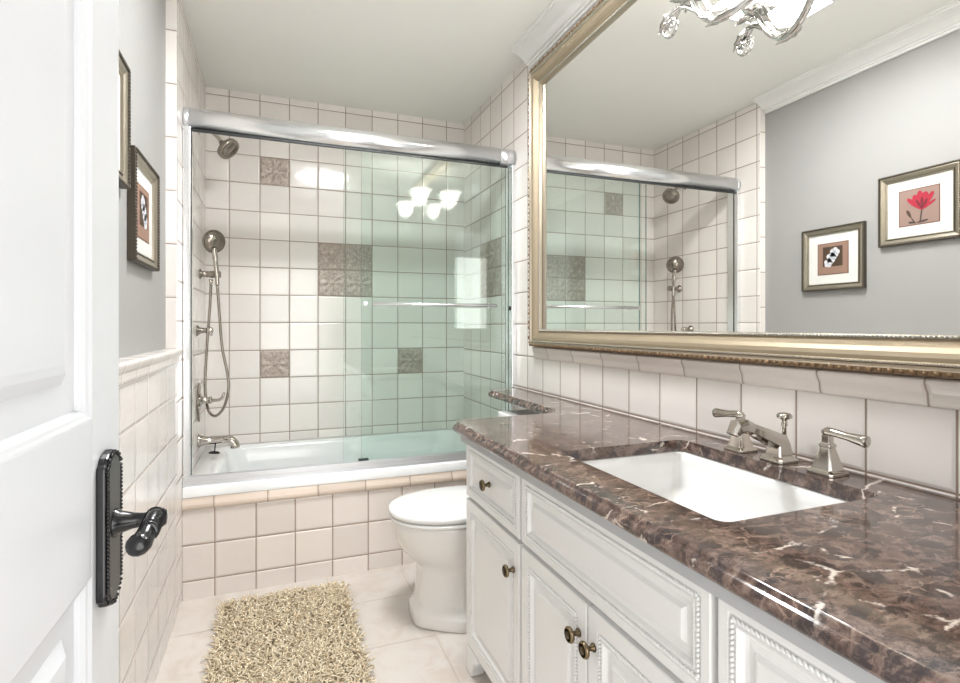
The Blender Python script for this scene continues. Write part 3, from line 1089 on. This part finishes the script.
# ------------------------------------------------------------------ big framed mirror
mi = thing('wall_mirror', 'large mirror in a wide champagne gilt frame above the vanity', 'mirror', (XR - 0.02, 1.18, 1.027))
MY0, MY1, MZ0, MZ1 = 0.13, 2.243, 1.027, 2.308
KY, KZ = 0.93, 1.16


def fmap(b):
    q = []
    for x, y, z in b.v:
        if y > MY1 - .09:
            y = MY1 - (MY1 - y) * KY
        if z < MZ0 + .09:
            z = MZ0 + (z - MZ0) * KZ
        elif z > MZ1 - .09:
            z = MZ1 - (MZ1 - z) * KZ
        q.append((x, y, z))
    b.v = q


b = MB().rings(MY0 + .05, MY1 - .05, MZ0 + .05, MZ1 - .05, [(0, 0), (0, .004)], XR - .002, -1, True, True)
b.v = [(x - (MY1 - y) * 0.0062, y, z) for x, y, z in b.v]
b.build('mirror_glass', m_mirror, mi)
b = MB()
b.rings(MY0, MY1, MZ0, MZ1, [(0, 0), (0, .040), (.003, .046), (.010, .047), (.013, .043), (.016, .043), (.018, .046), (.021, .046), (.023, .042), (.030, .043), (.038, .040), (.046, .033), (.052, .024), (.056, .019), (.058, .019), (.060, .022), (.064, .021), (.067, .012), (.068, .007)],
        XR - .001, -1, False, False, [2, 2, 2, 1, 1, 2, 1, 1, 0, 0, 0, 0, 0, 0, 1, 1, 1, 1, 1])
fmap(b)
fr_ = b.build('frame', [m_gold, m_golds, m_goldd], mi)
b = MB()
def along(y0, y1, z0, z1, step, fn):
    pts = [(y0, z0), (y1, z0), (y1, z1), (y0, z1)]
    for i in range(4):
        p, q = Vector(pts[i]), Vector(pts[(i + 1) % 4])
        n = max(1, int((q - p).length / step))
        for k in range(n):
            fn(p.lerp(q, (k + 0.5) / n), i, k)
def leaf(c_, i, k):
    r = (.0075, .0085, .0056) if i % 2 == 0 else (.0075, .0056, .0085)
    b.ball((XR - .046, c_.x, c_.y), r if k % 2 else tuple(x * .68 for x in r), 8, 5)
along(MY0 + .0055, MY1 - .0055, MZ0 + .0055, MZ1 - .0055, .0195, leaf)
fmap(b)
b.build('leaf_border', m_goldd, fr_)
b = MB()
along(MY0 + .062, MY1 - .062, MZ0 + .062, MZ1 - .062, .0085, lambda c_, i, k: b.ball((XR - .0225, c_.x, c_.y), (.0035, .0042, .0030) if i % 2 == 0 else (.0035, .0030, .0042), 6, 4))
fmap(b)
b.build('bead_border', m_pewter, fr_)
b = MB()
along(MY0 + .0195, MY1 - .0195, MZ0 + .0195, MZ1 - .0195, .0055, lambda c_, i, k: b.ball((XR - .0475, c_.x, c_.y), .0019, 5, 4))
fmap(b)
b.build('fine_bead_border', m_pewter, fr_)

# ------------------------------------------------------------------ vanity light fixed over the mirror
LY = 0.89
li = thing('vanity_light', 'silver scroll vanity light with leaf details and bell glass shades above the mirror', 'light fixture', (1.14, LY, 1.80))
b = MB()
ov = [[(1.149 - h_, LY + .060 * s_ * math.cos(2 * PI * k / 32), 2.005 + .115 * s_ * math.sin(2 * PI * k / 32)) for k in range(32)] for s_, h_ in ((1, 0), (1, .006), (.93, .011), (.86, .010), (.78, .016), (.3, .022))]
b.loft(ov, True)
b.build('backplate', m_silver, li)


def leafmesh(b, p, d, up, ln, wd, curl=0.5):
    p, d, up = Vector(p), Vector(d).normalized(), Vector(up)
    s_ = d.cross(up).normalized()
    up = s_.cross(d).normalized()
    rows = []
    n = 7
    for i in range(n + 1):
        t_ = i / n
        c_ = p + d * (ln * t_) + up * (curl * ln * t_ * t_)
        ww = wd * math.sin(PI * min(1, 0.12 + t_ * 0.88)) * (1 + 0.22 * (i % 2))
        rows.append([c_ - s_ * ww + up * .25 * ww, c_ - s_ * ww * .5 - up * .05 * ww, c_ + up * .12 * ww, c_ + s_ * ww * .5 - up * .05 * ww, c_ + s_ * ww + up * .25 * ww,
                     c_ + s_ * ww * .5 - up * (.05 * ww + .002), c_ + up * (.12 * ww - .003), c_ - s_ * ww * .5 - up * (.05 * ww + .002)])
    b.loft(rows, True)


b = MB()
b.tube(spline([(1.14, LY, 2.00), (1.10, LY, 1.985), (1.085, LY, 1.965), (1.085, LY, 1.945)], 5), [.014] * 16, 12)
b.ball((1.085, LY, 1.945), (.022, .022, .024), 14, 10)
for k in range(6):
    t_ = 2 * PI * k / 6
    leafmesh(b, (1.085 + .012 * math.cos(t_), LY + .012 * math.sin(t_), 1.965), (math.cos(t_) * .7, math.sin(t_) * .7, .7), (0, 0, -1), .045, .016, .35)
b.build('centre_leaf_cluster', m_silver, li)


def spiral(c_, r0, turns, a0, u, v, n=30):
    u, v = Vector(u), Vector(v)
    return [Vector(c_) + (u * math.cos(a0 + 2 * PI * turns * i / n) + v * math.sin(a0 + 2 * PI * turns * i / n)) * (r0 * (1 - 0.72 * i / n)) for i in range(n + 1)]


for d in (1, -1):
    b = MB()
    pts = spline([(1.085, LY + d * .005, 1.935), (1.062, LY + d * .045, 1.905), (1.042, LY + d * .095, 1.886), (1.032, LY + d * .140, 1.885), (1.028, LY + d * .180, 1.915), (1.028, LY + d * .210, 1.960), (1.028, LY + d * .228, 2.005)], 6)
    n_ = len(pts)
    b.tube(pts, [.0105 - .0025 * i / n_ for i in range(n_)], 12)
    # second strand from the arm to the cup, and the flat ribbon to the end scroll
    p2 = spline([(1.036, LY + d * .110, 1.893), (1.030, LY + d * .150, 1.912), (1.028, LY + d * .176, 1.955), (1.028, LY + d * .200, 2.000)], 6)
    b.tube(p2, .0070, 10)
    p3 = spline([(1.032, LY + d * .145, 1.886), (1.028, LY + d * .190, 1.928), (1.024, LY + d * .225, 1.960), (1.018, LY + d * .255, 1.975), (1.012, LY + d * .288, 1.966), (1.010, LY + d * .303, 1.940)], 6)
    b.tube(p3, [.0068 - .0012 * i / len(p3) for i in range(len(p3))], 10)
    sp_ = spiral((1.010, LY + d * .277, 1.938), .030, 1.15, 0, (0, d, 0), (.05, 0, -1))
    b.tube(sp_, [.0062 - .0018 * i / len(sp_) for i in range(len(sp_))], 10)
    b.ball((1.010, LY + d * .279, 1.942), (.009, .009, .010), 10, 8)
    am = b.build('arm', m_silver, li)
    b = MB()
    leafmesh(b, (1.036, LY + d * .085, 1.886), (-.15, d, -.03), (0, .0, -1), .085, .016, .05)
    leafmesh(b, (1.030, LY + d * .150, 1.892), (-.3, d * .7, .7), (0, d, -.3), .050, .014, .2)
    leafmesh(b, (1.016, LY + d * .250, 1.978), (-.1, d, -.70), (0, d, 1), .085, .019, .16)
    leafmesh(b, (1.008, LY + d * .270, 1.950), (-.1, d * .6, -.6), (0, d, 1), .034, .014, .35)
    for k in range(6):
        t_ = 2 * PI * k / 6
        leafmesh(b, (1.028 + .006 * math.cos(t_), LY + d * .226 + .006 * math.sin(t_), 1.990), (math.cos(t_), math.sin(t_), .12), (0, 0, 1), .050, .018, -.28 if k % 2 else .10)
    b.build('arm_leaves', m_silver, am)
    sy = LY + d * .228
    b = MB().lathe([(0, .010), (.004, .026), (.012, .030), (.020, .022), (.034, .020)], (1.028, sy, 2.000), (0, 0, 1), 20)
    b.build('shade_cup', m_silver, li)
    b = MB()
    o_ = [(0, .022), (.010, .036), (.026, .047), (.052, .053), (.074, .059), (.092, .070), (.104, .082)]
    i_ = [(.103, .0795), (.092, .0675), (.074, .0565), (.052, .0505), (.026, .0445), (.012, .033), (.004, .019)]
    b.lathe(o_ + i_, (1.028, sy, 2.036), (0, 0, 1), 28, 0, False)
    b.build('glass_shade', m_shade, li)
    ld = bpy.data.lights.new('bulb_light', 'POINT')
    ld.energy, ld.color, ld.shadow_soft_size = 9, (1.0, 0.965, 0.92), 0.03
    lo_ = bpy.data.objects.new('bulb_light', ld)
    COL.objects.link(lo_)
    lo_.location = (1.028, sy, 2.105)
    lo_.parent = li
    lo_.location = Vector((1.028, sy, 2.105)) - ORG[li.name]

# ------------------------------------------------------------------ two framed flower prints on the painted wall
def picture(y0, y1, z0, z1, label):
    pc_ = thing('framed_picture', label, 'picture', (XG, (y0 + y1) / 2, z0), 'framed flower prints on the grey wall')
    b = MB().rings(y0, y1, z0, z1, [(0, .001), (0, .020), (.002, .022), (.006, .022), (.008, .018), (.012, .019), (.020, .016), (.027, .011), (.030, .014), (.034, .013), (.035, .007)], XG, 1, False, False,
                   [1, 1, 0, 1, 0, 0, 0, 1, 0, 0, 0])
    o = b.build('frame', [m_pframe, m_pframed], pc_)
    r = MB()
    rope(r, y0 + .004, y1 - .004, z0 + .004, z1 - .004, XG + .0225, .0036, .0095)
    r.build('rope_trim', m_pframed, o)
    MB().box(XG + .001, XG + .007, y0 + .032, y1 - .032, z0 + .032, z1 - .032).build('mat_board', m_matb, pc_)
    return pc_


def petal(cy, cz, ang, ln, wd, n=14, sharp=0.8):
    P = []
    for k in range(n):
        t_ = 2 * PI * k / n
        l = (1 + math.cos(t_)) / 2
        x = l * ln
        y = math.sin(t_) * wd * (l ** 0.35 if l > 0 else 0)
        P.append((cy + x * math.cos(ang) - y * math.sin(ang), cz + x * math.sin(ang) + y * math.cos(ang)))
    return P


def flat(name, c_, r_=0.7):
    return mat(name, c_, r_)


m_tan = noisy_paint('print_tan', (0.27, 0.165, 0.12, 1), 0.7)
m_brown = flat('print_brown', (0.06, 0.034, 0.018, 1))
m_wht = flat('print_white_petal', (0.60, 0.60, 0.63, 1))
m_lil = flat('print_petal_shade', (0.40, 0.42, 0.50, 1))
m_rose = noisy_paint('print_rose_ground', (0.26, 0.175, 0.145, 1), 0.7)
m_red = flat('print_red_petal', (0.33, 0.010, 0.030, 1))
m_redd = flat('print_dark_red_petal', (0.14, 0.006, 0.016, 1))
m_stem = flat('print_stem', (0.055, 0.035, 0.025, 1))
m_line = flat('print_border', (0.16, 0.07, 0.05, 1))

# white orchid print (further from the door)
y0, y1, z0, z1 = 1.755, 2.085, 1.305, 1.630
p1 = picture(y0, y1, z0, z1, 'framed print of a white orchid on brown, nearer the shower')
cy_, cz_ = (y0 + y1) / 2, (z0 + z1) / 2
b = MB().box(XG + .007, XG + .0080, cy_ - .082, cy_ + .082, cz_ - .082, cz_ + .082, 1).box(XG + .008, XG + .0086, cy_ - .078, cy_ + .078, cz_ - .078, cz_ + .078, 0)
b.box(XG + .0086, XG + .0092, cy_ - .052, cy_ + .052, cz_ - .040, cz_ + .062, 2)
pr = b.build('print', [m_tan, m_line, m_brown], p1)
b = MB()
for fy, fz, s_ in ((-.012, .030, 1.0), (.006, .004, 1.05), (.022, -.022, .9)):
    for k in range(5):
        b.poly(petal(cy_ + fy, cz_ + fz, 2 * PI * k / 5 + .5, .026 * s_, .014 * s_), XG + .0092, .0006)
    b.poly(petal(cy_ + fy - .006, cz_ + fz - .002, .3, .012, .005), XG + .0099, .0004, 1)
b.build('flower', [m_wht, m_lil], pr)

# red tulip print (nearer the door)
y0, y1, z0, z1 = 1.360, 1.690, 1.490, 1.815
p2 = picture(y0, y1, z0, z1, 'framed print of a red tulip flower, nearer the white door')
cy_, cz_ = (y0 + y1) / 2, (z0 + z1) / 2
b = MB().box(XG + .007, XG + .0080, cy_ - .082, cy_ + .082, cz_ - .082, cz_ + .082, 1).box(XG + .008, XG + .0086, cy_ - .078, cy_ + .078, cz_ - .078, cz_ + .078, 0)
pr = b.build('print', [m_rose, m_line], p2)
b = MB()
fy, fz = cy_ - .012, cz_ - .018
for k, (an, ln, wd) in enumerate(((46, .084, .012), (66, .078, .018), (84, .088, .016), (102, .080, .019), (122, .086, .013), (146, .066, .007), (80, .045, .026))):
    b.poly(petal(fy, fz, math.radians(an), ln, wd), XG + .0086 + .0001 * k, .0006, 0 if k % 2 else 0)
for an, ln, wd in ((64, .050, .006), (92, .054, .007), (118, .048, .006)):
    b.poly(petal(fy, fz + .004, math.radians(an), ln, wd), XG + .0096, .0004, 1)
b.poly([(fy - .003, fz), (fy + .003, fz), (fy + .010, cz_ - .074), (fy + .004, cz_ - .074)], XG + .0086, .0005, 2)
b.poly(petal(cy_ + .030, cz_ - .048, math.radians(65), .042, .008), XG + .0088, .0006, 3)
b.poly([(cy_ + .028, cz_ - .046), (cy_ + .032, cz_ - .046), (cy_ + .018, cz_ - .074), (cy_ + .010, cz_ - .074)], XG + .0086, .0005, 2)
b.poly(petal(cy_ + .012, cz_ - .072, math.radians(172), .050, .006), XG + .0087, .0005, 2)
b.poly(petal(cy_ + .012, cz_ - .070, math.radians(8), .030, .006), XG + .0087, .0005, 2)
b.build('flower', [m_red, m_redd, m_stem, m_brown], pr)

# ------------------------------------------------------------------ shag bath rug
rg = thing('bath_rug', 'beige shag bath rug on the floor in front of the tub', 'rug', (0.05, 1.98, 0))
RX0, RX1, RY0, RY1 = -0.188, 0.285, 1.56, 2.345
MB().box(RX0 + .01, RX1 - .01, RY0 + .01, RY1 - .01, 0.001, 0.010).build('backing', m_rugb, rg)
V, F, A = [], [], []
gx, gy = 0.0068, 0.0072
ny = int((RY1 - RY0) / gy)
nx = int((RX1 - RX0) / gx)
org = ORG[rg.name]
for i in range(nx):
    for j in range(ny):
        x = RX0 + (i + random.random()) * gx
        y = RY0 + (j + random.random()) * gy
        a_ = random.random() * 2 * PI
        lean = random.uniform(.008, .026)
        ex = max(0, (RX0 + .03 - x)) / .03 - max(0, (x - RX1 + .03)) / .03
        ey = max(0, (RY0 + .03 - y)) / .03 - max(0, (y - RY1 + .03)) / .03
        dx = math.cos(a_) * lean - ex * .005
        dy = math.sin(a_) * lean - ey * .005
        b2 = a_ + random.uniform(-1.4, 1.4)
        ht = random.uniform(.012, .024)
        r = random.uniform(.0024, .0036)
        col = random.random() * .7 + .3 * random.random()
        o = len(V)
        for t_, rr_ in ((0, r), (.35, r * 1.1), (.7, r * 1.1), (.92, r), (1.0, r * .35)):
            ex2 = max(0, t_ - .5) * .014
            bx_ = x + dx * t_ * 1.1 + ex2 * math.cos(b2)
            by_ = y + dy * t_ * 1.1 + ex2 * math.sin(b2)
            bz_ = .009 + ht * (1.5 * t_ - .62 * t_ * t_)
            for k in range(4):
                q = PI / 2 * k + a_
                V.append((bx_ + rr_ * math.cos(q) - org.x, by_ + rr_ * math.sin(q) - org.y, bz_ + rr_ * .5 * math.cos(q - a_)))
                A.append(col)
        for l in range(4):
            for k in range(4):
                F.append((o + l * 4 + k, o + l * 4 + (k + 1) % 4, o + l * 4 + 4 + (k + 1) % 4, o + l * 4 + 4 + k))
        F.append((o + 16, o + 17, o + 18, o + 19))
me = bpy.data.meshes.new('pile')
me.from_pydata(V, [], F)
at = me.attributes.new('yarn', 'FLOAT', 'POINT')
at.data.foreach_set('value', A)
me.polygons.foreach_set('use_smooth', [True] * len(me.polygons))
me.materials.append(m_shag)
po = bpy.data.objects.new('pile', me)
COL.objects.link(po)
po.parent = rg
po['kind'] = 'stuff'
